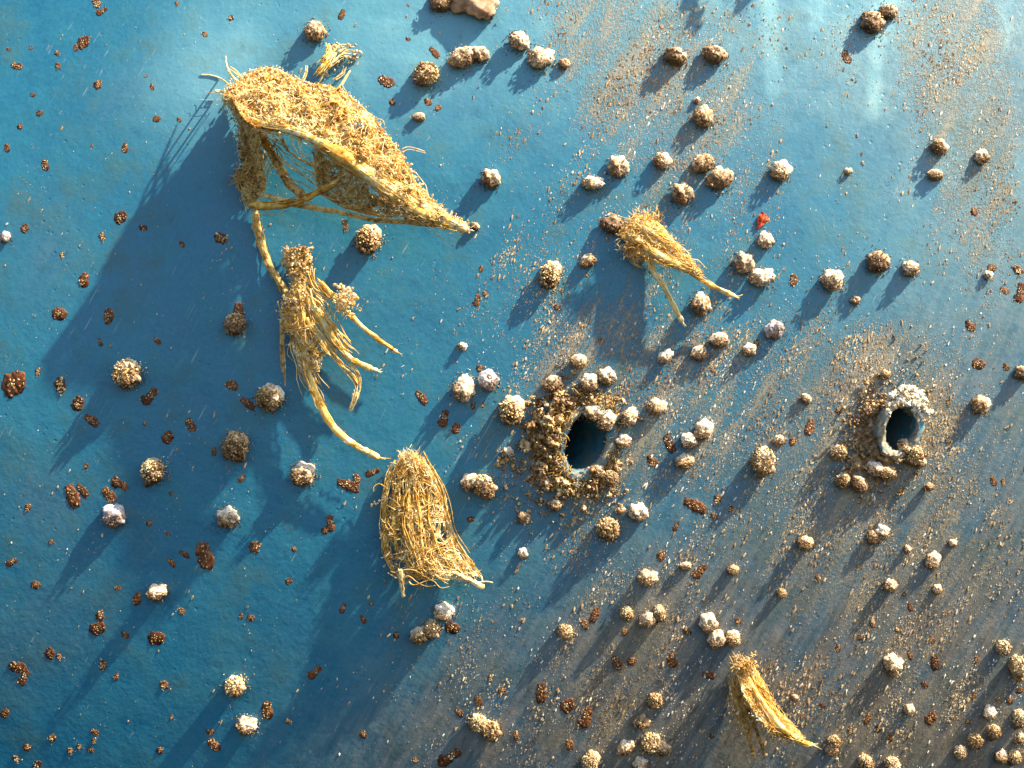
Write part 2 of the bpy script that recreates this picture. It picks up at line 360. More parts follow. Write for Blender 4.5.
# ------------------------------------------------------------------ barnacle prototypes (z = away from the hull, y = up)
def proto_barnacle(style, seed):
    """unit radius; returns list of (part name, mesh)"""
    random.seed(seed)
    sd = Vector((seed * 3.1, seed * 1.7, 4)); sh = MB(); V, F = ICO[4]; out = []
    nr = random.choice((5, 6, 7)); ph = random.random() * 6; el = random.uniform(.9, 1.12)
    tilt = Euler((random.uniform(-.35, -.1), random.uniform(-.25, .25), 0)).to_matrix()
    for v in V:
        ang = math.atan2(v.y, v.x); h = v.z
        rib = 1 + .03 * math.cos(nr * ang + ph + 1.2 * noise.noise(v + sd)) * (1 - abs(h))
        k = rib * (1 + (.46 if style == 'crust' else .32) * noise.noise(v * 1.3 + sd) + .15 * noise.noise(v * 3.3 + sd) + .10 * noise.noise(v * 7 + sd) + .07 * noise.noise(v * 15 + sd))
        k *= 1 - (.34 if seed % 2 else .2) * max(0, v.z) + (.12 if v.z < .2 else 0) * max(0, 1 - abs(v.z) * 3)
        p = v * k; p = Vector((p.x * el, p.y / el, p.z * .86 + .50))
        if h > .86 and seed % 3 == 0:                                        # the mouth of the shell
            p.z -= (h - .86) * 1.6
        if p.z < 0.05: p.x *= 1.08; p.y *= 1.08
        q = tilt @ p; out.append(q)
    sh.add(out, F)
    cr = MB()
    n = {'pale': 230, 'brown': 300, 'grey': 110, 'crust': 380}[style]
    for _ in range(n):
        d = rv().normalized()
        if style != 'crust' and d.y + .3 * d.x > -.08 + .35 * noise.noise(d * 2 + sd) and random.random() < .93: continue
        if d.z < -.5: continue
        r = random.uniform(.035, .12) * (1.15 if style == 'crust' else 1)
        p = tilt @ Vector((d.x * el, d.y / el, d.z * .86 + .5)) * random.uniform(.95, 1.1)
        cr.lump(p, r, 1, .8, 1.6, (1, random.uniform(.4, 1), random.uniform(.5, 1.8)))
    for _ in range(90):                                    # skirt of crumbs on the paint
        a = random.random() * 6.28; q = random.uniform(.85, 1.25) + random.expovariate(5)
        cr.lump(Vector((math.cos(a) * q, math.sin(a) * q, .03)), random.uniform(.025, .09), 1, .6, 1.4, (1, .8, .6))
    for _ in range(14 if style == 'crust' else 6):         # stray threads
        d = rv().normalized(); d.z = abs(d.z)
        b = Vector((d.x, d.y, d.z * .86 + .5)) * .95; e = b + (d + rv() * .4) * random.uniform(.15, .4)
        cr.tube([b, (b + e) / 2 + rv() * .04, e], [.03, .025, .008], 3)
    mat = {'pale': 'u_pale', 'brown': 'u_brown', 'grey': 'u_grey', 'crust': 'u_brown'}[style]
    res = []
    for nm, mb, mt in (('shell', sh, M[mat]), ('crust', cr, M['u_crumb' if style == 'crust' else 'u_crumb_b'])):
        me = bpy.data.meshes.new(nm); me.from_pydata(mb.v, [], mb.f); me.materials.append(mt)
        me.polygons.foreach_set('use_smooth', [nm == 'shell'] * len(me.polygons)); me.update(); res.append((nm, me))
    return res
PB = {}
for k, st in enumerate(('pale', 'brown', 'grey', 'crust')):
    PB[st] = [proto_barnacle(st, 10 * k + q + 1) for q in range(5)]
def proto_scab(seed):
    random.seed(seed); a, b = MB(), MB()
    n = random.choice((1, 1, 2, 2, 3)); ax = random.uniform(.5, 2.4)
    for i in range(n):
        t = (i - (n - 1) / 2) * .75
        c = Vector((math.cos(ax) * t, math.sin(ax) * t, .02))
        a.lump(c, random.uniform(.45, .75), 3, .55, 1.8, (1, random.uniform(.7, 1.25), .15), Euler((0, 0, random.random() * 6)).to_matrix())
    for _ in range(26):
        t = random.uniform(-.5, .5) * n * .7; c = Vector((math.cos(ax) * t, math.sin(ax) * t, .08)) + Vector((random.gauss(0, .26), random.gauss(-.08, .26), 0))
        b.lump(c, random.uniform(.04, .15), 1, .5, 1.3, (1, .8, .8))
    res = []
    for nm, mb, mt in (('scab', a, M['u_rust']), ('crumbs', b, M['u_crumb'])):
        me = bpy.data.meshes.new(nm); me.from_pydata(mb.v, [], mb.f); me.materials.append(mt)
        me.polygons.foreach_set('use_smooth', [nm == 'scab'] * len(me.polygons)); me.update(); res.append((nm, me))
    return res
PS = [proto_scab(100 + k) for k in range(9)]
random.seed(5)

def ring_frame(x, z, spin):
    n = hull_n(x, z); up = Vector((0, 0, 1)); xa = up.cross(n).normalized(); ya = n.cross(xa)
    return Matrix((xa, ya, n)).transposed() @ Matrix.Rotation(spin, 3, 'Z')

THINGS = []        # (object, noun, px, py, look)
def put(kind, protos, px, py, r, spin, lift=0.0, squash=1.0, noun='', look='', stretch=1.0):
    c = P(px, py, lift); o = empty(kind, c)
    m = ring_frame(c.x, c.z, spin)
    o.rotation_euler = m.to_euler()
    parts = random.choice(protos)
    s = r * 1e-3
    if kind == 'barnacle': s *= .9 if r > 8 else .86
    o.scale = (s, s * stretch, s * squash)
    for nm, me in parts:
        ch = bpy.data.objects.new(nm, me); COL.objects.link(ch); ch.parent = o
    THINGS.append((o, noun, px, py, look))
    return o

# style, x, y, r : every knob the photograph shows
BARN = """p 315 34 11;c 426 78 12;b 463 60 13;p 479 56 10;b 441 4 11;p 518 43 12;p 541 61 12;b 564 65 6;p 490 180 10;b 675 59 11;b 714 57 12;
p 702 118 11;p 662 162 9;p 617 168 11;p 593 185 10;b 703 166 11;b 719 180 12;p 681 195 11;b 871 25 12;b 888 14 9;p 780 172 10;p 938 148 9;b 934 176 8;
p 981 158 8;g 6 238 6;c 237 325 12;c 130 375 15;c 369 242 13;b 475 227 5;p 463 389 12;g 489 381 10;p 463 347 5;c 550 277 11;b 588 262 8;b 612 226 11;
p 742 264 11;p 762 279 11;p 764 241 9;p 699 305 11;b 718 341 9;b 699 354 8;p 666 357 8;p 749 350 7;b 578 362 8;p 832 282 11;b 877 264 11;p 909 270 9;g 775 330 10;
p 988 276 5;b 1021 374 8;c 237 447 13;c 156 471 13;g 115 516 11;p 228 518 11;c 271 399 14;p 304 474 12;c 512 412 13;p 470 482 9;c 486 487 11;p 657 408 9;
p 703 430 9;p 688 441 9;b 684 462 9;p 637 512 10;c 609 530 11;c 763 463 12;p 980 406 9;b 805 543 8;p 882 532 7;b 873 538 7;p 932 560 8;p 648 578 9;p 159 592 10;c 237 685 11;
p 248 725 10;p 444 611 10;c 432 629 9;c 420 635 9;c 478 722 9;c 492 730 10;p 565 632 8;p 648 619 9;c 660 613 7;c 627 613 7;p 708 622 9;p 716 638 9;p 733 638 8;p 655 700 8;b 641 721 8;
p 650 743 10;b 662 748 8;b 625 746 9;c 590 761 9;p 640 763 8;p 889 585 8;p 892 663 9;b 892 672 6;p 834 741 7;b 831 749 7;p 1003 647 8;p 1017 666 9;b 1019 676 7;p 908 709 6;c 866 761 8;
c 891 764 8;p 988 712 8;p 1019 718 8;c 975 740 8;c 994 731 8;p 1014 756 8;p 937 589 5;p 523 553 5;b 553 385 9;p 589 383 9;p 606 377 9;p 592 413 10;p 606 421 9;p 628 416 9;p 623 442 8;
p 545 483 8;c 839 453 8;c 842 481 8;b 858 484 9;p 874 469 9;b 886 473 9;p 884 449 6;p 904 447 8;c 913 455 9;b 919 462 7;b 597 471 7;c 611 479 8;p 508 453 6;b 523 518 6;b 555 505 7;
b 885 375 5;b 928 487 5;p 781 593 5;p 952 543 5;b 419 118 6;p 475 8 4;b 620 510 5;b 733 570 6;b 685 566 6;p 907 549 4;b 794 697 4;b 1020 738 7;b 1000 756 7;c 960 752 7;b 805 399 6;b 779 441 6;b 855 301 5;p 848 172 4;p 697 101 4""".replace('\n', '').split(';')
STY = {'p': 'pale', 'b': 'brown', 'g': 'grey', 'c': 'crust'}
LOOK = {'p': 'pale and white-topped', 'b': 'brown and rough', 'g': 'smooth and grey', 'c': 'rough with golden crumbs'}
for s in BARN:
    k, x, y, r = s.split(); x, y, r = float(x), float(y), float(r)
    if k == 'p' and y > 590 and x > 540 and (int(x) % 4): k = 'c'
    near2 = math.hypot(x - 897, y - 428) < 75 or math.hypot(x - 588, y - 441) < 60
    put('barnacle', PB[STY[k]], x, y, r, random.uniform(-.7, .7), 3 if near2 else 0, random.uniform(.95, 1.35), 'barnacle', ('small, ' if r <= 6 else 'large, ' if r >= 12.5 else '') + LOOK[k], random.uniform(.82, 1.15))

SCAB = """97 3 8;102 11 5;177 3 5;231 18 6;205 34 5;16 66 6;8 49 3;31 48 4;57 53 6;58 66 6;84 42 7;76 47 4;98 84 7;146 76 3;152 87 4;157 119 4;179 120 4;
40 113 5;20 126 5;7 147 5;45 164 6;125 148 6;92 146 3;33 95 3;342 14 5;385 81 9;392 102 5;434 52 5;428 102 6;438 108 6;408 39 4;408 5 3;
121 217 7;102 236 7;25 228 5;62 255 5;84 280 10;60 314 8;109 316 10;143 228 6;182 244 5;220 238 12;238 313 9;38 371 6;15 383 13;60 384 13;100 342 3;110 346 3;157 341 4;
232 385 10;247 403 6;78 403 8;91 420 7;145 424 4;168 437 7;190 424 7;150 396 8;214 451 4;86 466 5;72 495 10;82 490 6;28 507 7;116 482 9;108 494 8;124 485 5;51 542 5;12 562 5;149 523 5;
168 534 4;171 562 4;204 554 13;255 546 9;184 554 4;171 493 3;242 478 4;125 488 4;347 485 8;357 479 7;373 472 5;330 523 7;325 530 6;421 397 6;444 418 7;456 428 6;473 405 4;483 405 4;480 368 6;
471 519 4;294 549 4;481 269 4;323 405 5;36 585 5;117 588 4;137 599 8;182 611 6;100 615 7;98 628 9;125 635 6;157 638 9;50 653 6;59 657 6;16 667 10;24 677 6;103 665 8;116 677 5;164 685 9;
5 713 6;52 738 8;27 747 7;16 759 7;36 768 8;70 751 7;79 747 6;94 732 5;94 740 6;91 750 4;160 750 6;213 744 8;210 732 6;172 717 4;241 616 4;251 618 4;267 709 9;288 721 7;315 672 6;363 734 6;
343 608 4;289 581 4;371 604 4;396 635 5;453 628 8;491 677 6;502 691 6;478 700 6;459 712 5;450 757 9;415 760 5;363 619 4;794 280 8;846 56 7;974 211 6;1018 270 9;1020 292 7;1006 367 6;
970 326 8;979 364 7;1004 290 5;1005 367 5;669 443 7;652 461 8;718 498 9;694 505 9;714 516 6;731 509 5;676 526 4;661 555 7;779 441 7;793 441 6;810 426 7;838 411 6;948 402 5;948 441 6;
672 661 9;632 661 7;616 662 7;568 705 8;586 717 9;570 745 9;516 735 8;541 692 8;708 675 6;625 632 6;687 632 6;738 621 6;585 624 7;595 614 6;700 571 7;872 622 4;860 637 5;898 630 6;
910 606 4;938 575 5;955 541 7;935 661 7;924 684 5;868 718 5;931 718 7;818 577 6;838 648 5;904 594 4;993 480 5;1003 481 5;1020 690 6;998 700 6;977 660 6;910 655 4;974 695 4;822 705 4;
557 307 5;587 275 4;601 341 5;477 300 5;485 294 6;545 400 7;756 343 5;713 370 4;760 455 4;992 268 5;860 500 5;932 640 5;803 716 4;747 706 5;712 735 4;850 730 6;878 728 6;890 738 6;1010 700 6;968 722 6""".replace('\n', '').split(';')
seen = []
for s in SCAB:
    x, y, r = (float(q) for q in s.split())
    if any(math.hypot(x - a, y - b) < 2.5 for a, b in seen): continue
    seen.append((x, y))
    put('rust_spot', PS, x, y, r * .84, random.uniform(-.9, .9), 0, .75, 'rust spot', 'tiny and crumbly' if r <= 5 else ('large and dark' if r >= 10 else 'dark with pale crumbs'), random.uniform(1.0, 1.4))

# ------------------------------------------------------------------ grit and fine crumbs (stuff)
def gritter(name, mat, n, size, label_, seed):
    random.seed(seed); mb = MB(); k = 0; tries = 0
    ax2 = Vector((.45, 0, .89))
    while k < n and tries < n * 60:
        tries += 1
        px, py = random.uniform(-160, 1184), random.uniform(-140, 900)
        st = noise.noise(Vector(((px * .89 + py * .45) * .045, (px * -.45 + py * .89) * .010, 3.3 + seed)))
        st2 = noise.noise(Vector((px * .018, py * .018, 9.1)))
        d = gdens(px, py) * max(0, .45 + 1.9 * st) * max(.1, .7 + 1.3 * st2)
        if random.random() > d * .55: continue
        if any(((px - H['c'][0]) / (H['rx'] * 1000 + 2)) ** 2 + ((py - H['c'][1]) / (H['rz'] * 1000 + 2)) ** 2 < 1 for H in (H1, H2)): continue
        r = size * (random.paretovariate(2.3)); r = min(r, size * 4.5) * 1e-3
        c = P(px, py, r * 300)
        a = ax2 + rv() * .18; a.y = 0; a.normalize(); b = Vector((0, -1, 0)); cc = a.cross(b)
        rot = Matrix((cc, b, a)).transposed()
        V, F = ICO[1]; e = random.uniform(1.2, 3.4); out = []
        for v in V[:]:
            q = Vector((v.x, v.y * .55, v.z * e)) * (r * random.uniform(.45, 1.3)); out.append(c + rot @ q)
        mb.add(out, F); k += 1
    o = mb.build(name, mat, None, False); tag(o, label_, 'grit', kind='stuff')
gritter('brown_grit', M['grit_b'], 30000, .27, 'fine brown grit stuck in streaks over the blue paint', 1)
gritter('pale_grit', M['grit_p'], 6500, .24, 'fine pale salt and shell grit sprinkled over the blue paint', 2)

# ------------------------------------------------------------------ the two openings
def lump_pile(mb, px, py, sp, n, r0, r1, h=4, jx=1.0):
    for _ in range(int(n * .75)):
        x, y = px + random.gauss(0, sp * jx), py + random.gauss(0, sp)
        if any(((x - H['c'][0]) / (H['rx'] * 1000)) ** 2 + ((y - H['c'][1]) / (H['rz'] * 1000)) ** 2 < .8 for H in (H1, H2)): continue
        r = r0 + (r1 - r0) * random.random() ** 2
        hh = abs(random.gauss(h * .5, h * .5))
        mb.lump(P(x, y, hh), r * 1e-3, 3 if r > 2.8 else 2, .85, 2.3, (1, random.uniform(.35, 1.0), random.uniform(.5, 1.4)))
        for _ in range(2):
            mb.lump(P(x + random.gauss(0, r), y + random.gauss(0, r), hh + random.uniform(-.5, 1) * r), random.uniform(.25, .5) * min(r, 2.4) * 1e-3, 1, .8, 1.6, (1, random.uniform(.4, 1), random.uniform(.6, 2)))
def ell(H, ang, k, h):
    c = P(*H['c']); ex, ez = H['rx'] * k * math.cos(ang), H['rz'] * k * math.sin(ang); ct, st = math.cos(H['tilt']), math.sin(H['tilt'])
    x, z = c.x + ex * ct - ez * st, c.z + ex * st + ez * ct
    return Vector((x, hull_y(x, z) - h, z))
def opening(H, lean, rim_h, rim_w, label_, seed, skew):
    random.seed(seed)
    o = empty('drain_hole', P(*H['c']), label_, 'drain hole')
    n = 72; bore = MB(); vs = []
    prof = [(-.004, 1.05), (.0, .99), (.01, .96), (.03, .92), (.06, .9), (.10, .86), (.14, .8)]
    for d, k in prof:
        for i in range(n):
            a = 2 * math.pi * i / n; q = ell(H, a, k * (1 + .05 * math.sin(3 * a + 1) + .04 * math.sin(5 * a)), 0)
            q.y += d; q.x += lean * max(d, 0); q.z += skew * max(d, 0)
            q += Vector((1, 0, 1)) * .0016 * noise.noise(q * 90); vs.append(q)
    fs = [(r * n + i, r * n + (i + 1) % n, (r + 1) * n + (i + 1) % n, (r + 1) * n + i) for r in range(len(prof) - 1) for i in range(n)]
    fs.append(tuple((len(prof) - 1) * n + i for i in range(n)))
    bore.add(vs, fs); bore.build('bore', M['bore'], o)
    rim = MB(); m = 14; vs = []
    for i in range(n):
        a = 2 * math.pi * i / n
        hh = rim_h * (1 + .35 * math.sin(a - .6)) ; ww = rim_w * (1 + .35 * noise.noise(Vector((math.cos(a) * 2, math.sin(a) * 2, seed))))
        for k in range(m):
            t = math.pi * k / (m - 1)
            q = ell(H, a, 1 + .03 * math.sin(3 * a + 1), 0); c = ell(H, a, 0, 0); d = (q - c); d.y = 0; d.normalize()
            off = ww * (1 - math.cos(t)) * .5; y = hh * max(0.0, math.sin(t)) ** .7
            q = q + d * (off - .001); q.y = hull_y(q.x, q.z) - y + (.006 if k == 0 else 0) + (.002 if k == m - 1 else 0)
            q += rv() * .0002 + Vector((1, 1, 1)) * .003 * noise.noise(q * 120) + Vector((1, -1, 1)) * .0022 * noise.noise(q * 320); vs.append(q)
    fs = [(i * m + k, ((i + 1) % n) * m + k, ((i + 1) % n) * m + k + 1, i * m + k + 1) for i in range(n) for k in range(m - 1)]
    rim.add(vs, fs); rim.build('rim', M['lip'], o)
    return o
def crust_skirt(H, seed, reach, height, o):
    mb = MB(); n, m = 200, 46; vs = []; c = P(*H['c'])
    for i in range(n):
        a = 2 * math.pi * i / n
        for k in range(m):
            t = k / (m - 1); rr = reach(a) * (1 + .35 * noise.noise(Vector((math.cos(a) * 2.2, math.sin(a) * 2.2, seed)))+ .2 * noise.noise(Vector((math.cos(a) * 6, math.sin(a) * 6, seed))))
            q = ell(H, a, 1.02, 0); d = q - c; d.y = 0; d.normalize(); q = q + d * (rr * t)
            env = height(a) * min(1, t * 6) * (1 - t) ** .8
            z = Vector((q.x, 0, q.z))
            r = .5 + .9 * noise.noise(z * 75) + .7 * noise.noise(z * 160) + .55 * abs(noise.noise(z * 330)) + .4 * noise.noise(z * 650)
            q.y = hull_y(q.x, q.z) - env * r + .0035 * t ** 3 + .0012 - (.004 * t if False else 0)
            q += Vector((1, 0, 1)) * .0011 * noise.noise(z * 500); vs.append(q)
    fs = [(i * m + k, ((i + 1) % n) * m + k, ((i + 1) % n) * m + k + 1, i * m + k + 1) for i in range(n) for k in range(m - 1)]
    mb.add(vs, fs); mb.build('crust_bed', M['crumb_brown'], o)
h1 = opening(H1, -.55, .007, .011, 'large dark hole in the blue hull, ringed by golden crust and barnacles', 3, .05)
cr = MB()
for px, py, sp, n, a, b, h in [(550, 425, 8, 60, 1.5, 5, 14), (545, 445, 9, 70, 1.5, 5, 13), (548, 465, 8, 60, 1.5, 4.5, 10), (562, 400, 7, 50, 1.2, 3.8, 9), (578, 398, 7, 40, 1, 3, 8), (540, 412, 8, 40, 1, 3.5, 6),
                               (556, 486, 6, 40, 1.3, 4, 9), (572, 492, 7, 40, 1.2, 3.6, 7), (590, 488, 7, 40, 1.2, 3.6, 7), (603, 478, 6, 35, 1.2, 3.6, 7), (616, 462, 5, 30, 1, 3, 6), (612, 400, 7, 30, .8, 2.4, 9), (632, 418, 6, 22, .8, 2.6, 6), (592, 402, 8, 36, .8, 2.4, 10),
                               (530, 430, 9, 40, .8, 2.6, 4), (525, 470, 12, 60, .7, 2.4, 3), (515, 490, 14, 40, .7, 2.2, 3), (507, 460, 6, 24, 1, 3, 4), (535, 500, 12, 40, .7, 2.4, 3), (570, 505, 14, 40, .6, 2.2, 3), (570, 375, 10, 40, .6, 2.0, 3), (600, 500, 12, 30, .6, 2, 3), (617, 490, 8, 22, .8, 2.6, 5), (527, 520, 6, 14, .7, 2, 3)]:
    lump_pile(cr, px, py, sp, n, a, b, h)
cr.build('crust', M['crumb'], h1, True)
crust_skirt(H1, 5, lambda a: .012 + .030 * max(0, math.cos(a - 3.35)) + .008 * max(0, math.cos(a + 1.6)), lambda a: .006 + .011 * max(0, math.cos(a - 3.1)), h1)
sk = MB()
for _ in range(620):
    a = random.gauss(3.3, 1.5); k = random.uniform(1.1, 1.8); q = ell(H1, a, k, .004 + .009 * max(0, -math.cos(a)) * max(0, 1.7 - k)); e = q + Vector((random.gauss(0, .004), -abs(random.gauss(.002, .003)), random.gauss(.001, .004)))
    sk.tube([q, (q + e) / 2 + rv() * .001, e], [.0007, .0006, .0003], 3)
sk.build('threads', M['straw_dull'], h1)
h2 = opening(H2, -.5, .017, .010, 'smaller dark hole with a raised white-topped collar, nearer the right edge', 4, .1)
cr = MB()
for px, py, sp, n, a, b, h in [(868, 430, 9, 60, .8, 2.6, 4), (852, 440, 9, 40, .8, 2.4, 3), (862, 460, 9, 50, .8, 2.8, 4), (858, 415, 9, 40, .7, 2.2, 3), (845, 470, 8, 30, .8, 2.6, 4), (880, 478, 8, 30, .8, 2.8, 4), (908, 455, 7, 45, 1.2, 3.8, 8), (918, 462, 4, 20, 1, 3, 6),
                               (880, 405, 6, 50, .7, 2.2, 18), (905, 395, 7, 50, .7, 2.2, 19), (917, 410, 4, 30, .7, 2.2, 14), (922, 425, 5, 30, .6, 1.8, 5), (870, 392, 8, 30, .6, 2, 4), (922, 395, 8, 40, .6, 2.2, 4), (905, 370, 14, 60, .5, 1.9, 2), (885, 378, 8, 24, .6, 2, 3), (900, 480, 14, 40, .6, 2.2, 3), (875, 490, 10, 24, .7, 2.2, 3)]:
    lump_pile(cr, px, py, sp, n, a, b, h)
cr.build('crust', M['crumb'], h2, True)
crust_skirt(H2, 9, lambda a: .016 + .030 * max(0, math.cos(a - 3.7)), lambda a: .005 + .003 * max(0, math.cos(a - 3.7)) + .012 * max(0, math.cos(a - 1.6)), h2)
wc = MB()
for _ in range(190):
    a = random.gauss(1.65, .45); q = ell(H2, a, random.uniform(1.08, 1.85), .020 * random.uniform(.5, 1.0))
    wc.lump(q, random.uniform(.0012, .0045), 3, .7, 1.9, (1, .8, .7))
wc.build('white_cap', M['white'], h2)

# ------------------------------------------------------------------ dried weed
def V3(c, h=None): return P(c[0], c[1], c[2])
class Weed:
    def __init__(s, name, at, label_, cat='dried weed', group='dried weed tufts clinging to the hull'):
        s.o = empty(name, P(at[0], at[1], 0), label_, cat, group); s.mb = {}
        s.hf = lambda x, y, h: h; s.n = 0
    def m(s, key):
        return s.mb.setdefault(key, MB())
    def P(s, x, y, h): return P(x, y, max(1.0, s.hf(x, y, h)))
    def strap(s, key, ctrl, w0, w1, tipkey=None, flat=.45, n=26, wig=.6):
        """a tapering leathery strap; ctrl = (px, py, h)"""
        pts = smooth_path(ctrl, n); pts = [s.P(a + random.gauss(0, wig * .25), b + random.gauss(0, wig * .25), c) for a, b, c in pts]
        s.n += 1; key = '%s:%d' % (key, s.n); tipkey = tipkey and '%s:%d' % (tipkey, s.n)
        rad = []
        for i in range(n):
            t = i / (n - 1); rad.append((w0 + (w1 - w0) * t) * .5e-3 * (1 + .18 * random.uniform(-1, 1) + .25 * noise.noise(Vector((i * .6, s.n * 7.7, 1)))) * (1 if t > .04 else .6))
        rad[-1] *= .35
        k = int(n * .9) if tipkey else n
        s.m(key).tube(pts[:k + 1], rad[:k + 1], 8, flat, amp=.16)
        if tipkey:
            s.m(tipkey).tube(pts[k:], [r * 1.05 for r in rad[k:]], 8, flat, amp=.12)
            e = pts[-1]; d = (pts[-1] - pts[-3]).normalized()
            for _ in range(5):
                q = e + (d + rv() * .35) * random.uniform(.002, .006); s.m(tipkey).tube([e - d * .003, (e + q) / 2, q], [.0009, .0006, .0002], 3)
        # fibres lying along the strap
        for _ in range(int(14 + w0 * 2.2)):
            a0 = random.randint(0, n - 8); L = random.randint(5, 9); off = rv() * (w0 * .36e-3)
            seg = [pts[min(a0 + q, n - 1)] + off * (1 - (a0 + q) / n * .7) + rv() * .0003 for q in range(L)]
            s.m(key).tube(seg, [.0005] * L, 3)
        return pts
    def threads(s, key, ctrl, count, spread, rad=(.35, .7), n=16, hs=4, ends=1.0):
        for _ in range(count):
            dx, dy, dh = random.gauss(0, spread), random.gauss(0, spread), random.gauss(0, hs)
            ph = random.random() * 50; t0 = random.uniform(0, .3) * ends; t1 = random.uniform(.65, 1) if ends else 1
            base = smooth_path(ctrl, 40); a, b = int(t0 * 39), int(t1 * 39); seg = base[a:b + 1:2]
            if len(seg) < 3: continue
            pts = []
            for i, c in enumerate(seg):
                q = Vector((c[0] * .05, c[1] * .05, ph))
                pts.append(s.P(c[0] + dx + spread * 1.3 * noise.noise(q), c[1] + dy + spread * 1.3 * noise.noise(q + Vector((9, 9, 9))), c[2] + dh + hs * noise.noise(q * 2)))
            r = random.uniform(*rad) * 1e-3; m = len(pts)
            s.m(key).tube(pts, [r * (1 - .5 * (i / m)) for i in range(m)], 4)
    def fuzz(s, key, points, count, ln=(3, 9), rad=(.2, .5), bias=Vector((0, 0, 0))):
        mb = s.m(key)
        for _ in range(count):
            b = random.choice(points) + rv() * .0015; d = (rv() + bias).normalized(); L = random.uniform(*ln) * 1e-3
            mid = b + d * L * .5 + rv() * L * .14; e = b + d * L + rv() * L * .2; r = random.uniform(*rad) * 1e-3
            mb.tube([b, mid, e], [r, r * .8, r * .3], 3)
    def crumbs(s, key, points, count, r=(.5, 1.5), jit=.002):
        mb = s.m(key)
        for _ in range(count):
            mb.lump(random.choice(points) + rv() * jit, random.uniform(*r) * 1e-3, 1, .5, 1.3, (1, random.uniform(.4, 1), random.uniform(.5, 1.4)))
    def sheet(s, key, A, B, nu=70, nv=26, bulge=10, holes=0.0, rough=2.5, freq=60, seed=0, thick=.0007):
        """crumpled fibrous skin between edge curves A and B; returns its points"""
        a = smooth_path(A, nu); b = smooth_path(B, nu); grid = []; sd = Vector((seed, seed * 2, 1))
        for i in range(nu):
            for j in range(nv):
                t = j / (nv - 1); x, y, h = (a[i][k] * (1 - t) + b[i][k] * t for k in range(3))
                h += bulge * math.sin(math.pi * t)
                q = Vector((x, y, 0)) * .001 * freq
                e = math.sin(math.pi * t) ** .3 if 0 < t < 1 else 0
                h += rough * (noise.noise(q + sd) * 1.6 + noise.noise(q * 2.3 + sd) + .6 * noise.noise(q * 5 + sd) + .4 * noise.noise(q * 11 + sd)) * (.3 + e)
                x += 1.4 * noise.noise(q * 6 + sd); y += 1.4 * noise.noise(q * 6 - sd)
                grid.append(s.P(x, y, h))
        fs = []; keep = []
        for i in range(nu - 1):
            for j in range(nv - 1):
                c = grid[i * nv + j]
                val = .5 + .5 * noise.noise(c * 170 + sd) + .35 * noise.noise(c * 420 + sd)
                if val < holes: continue
                fs.append((i * nv + j, (i + 1) * nv + j, (i + 1) * nv + j + 1, i * nv + j + 1)); keep.append(c)
        mb = s.m(key); mb.add(grid, fs); back = [g + Vector((0, thick, 0)) for g in grid]; mb.add(back, [f[::-1] for f in fs])
        return keep or grid
    def net(s, key, pts, count, hop=.012, rad=(.3, .6), n=3):
        """threads hopping between nearby points of a sheet"""
        mb = s.m(key)
        for _ in range(count):
            a = random.choice(pts); near = [p for p in random.sample(pts, min(40, len(pts))) if .003 < (p - a).length < hop * 1.8]
            if not near: continue
            b = random.choice(near); r = random.uniform(*rad) * 1e-3; up = Vector((0, -random.uniform(.0005, .004), 0))
            mb.tube([a, (a * 2 + b) / 3 + up + rv() * .001, (a + b * 2) / 3 + up + rv() * .001, b], [r, r * .9, r * .9, r * .6], 3)
    def finish(s, names, mats):
        for k, mb in s.mb.items():
            k0 = k.split(':')[0]
            if mb.v: mb.build(names[k0] if ':' in k or k0 != 'tip' else 'pale_fibre', M[mats[k0]], s.o, k0 in ('strap', 'tip', 'stem', 'fib'))
PART = dict(strap='strap', tip='bleached_tip', stem='stem', fib='fibre', skin='skin', fz='fuzz', cr='crumbs', dull='dull_fibre', pc='pale_crumbs', pf='pale_highlight_fuzz')
MATS = dict(strap='strap', tip='tip', stem='straw', fib='straw', skin='straw', fz='straw', cr='crumb', dull='straw_dull', pc='tip', pf='tip')

# 1. the large tuft
random.seed(21)
W = Weed('weed_tuft', (330, 165), 'large golden sail-shaped weed tuft standing far off the paint at upper left')
def stem_y(x):
    K = [(222, 92), (240, 116), (292, 131), (325, 148), (358, 172), (392, 198), (425, 216), (470, 231)]
    for (a, b), (c, d) in zip(K[:-1], K[1:]):
        if x <= c: return b + (d - b) * max(0, (x - a)) / (c - a)
    return 231
def sail(x, y, h):
    up = max(0, stem_y(x) - y)
    return 6 + 86 * max(0, (x - 221) / 249) ** .16 - (.62 - .34 * max(0, min(1, (x - 240) / 160))) * up + random.gauss(0, .6)
W.hf = sail
low = [(226, 98, 92), (240, 118, 90), (262, 129, 86), (292, 134, 82), (325, 150, 74), (358, 172, 62), (392, 198, 46), (425, 216, 30), (467, 230, 10)]
upp = [(228, 92, 90), (250, 72, 80), (275, 68, 74), (303, 82, 68), (338, 88, 60), (372, 116, 50), (398, 150, 38), (424, 192, 22), (467, 229, 9)]
W.hf = lambda x, y, h: sail(x, y, h) + h
sk = W.sheet('skin', [(a, b, 0) for a, b, c in low], [(a, b, 0) for a, b, c in upp], 130, 46, 3, .30, 7.5, 70, 3)
W.hf = sail
W.threads('fib', low, 8, 2, (.3, .6), hs=1)
s0 = W.hf; W.hf = lambda x, y, h: s0(x, y, h) + 5
W.strap('stem', [(228, 96, 0), (240, 114, 0), (262, 124, 0), (294, 130, 0), (328, 148, 0), (362, 172, 0), (396, 199, 0), (430, 217, 0), (456, 226, 0)], 5, 8, None, .6, 46)
W.strap('strap', [(316, 141, 0), (345, 158, 0), (378, 183, 0), (410, 206, 0), (436, 219, 0), (469, 230, 0)], 12, 8, 'tip', .5, 34)
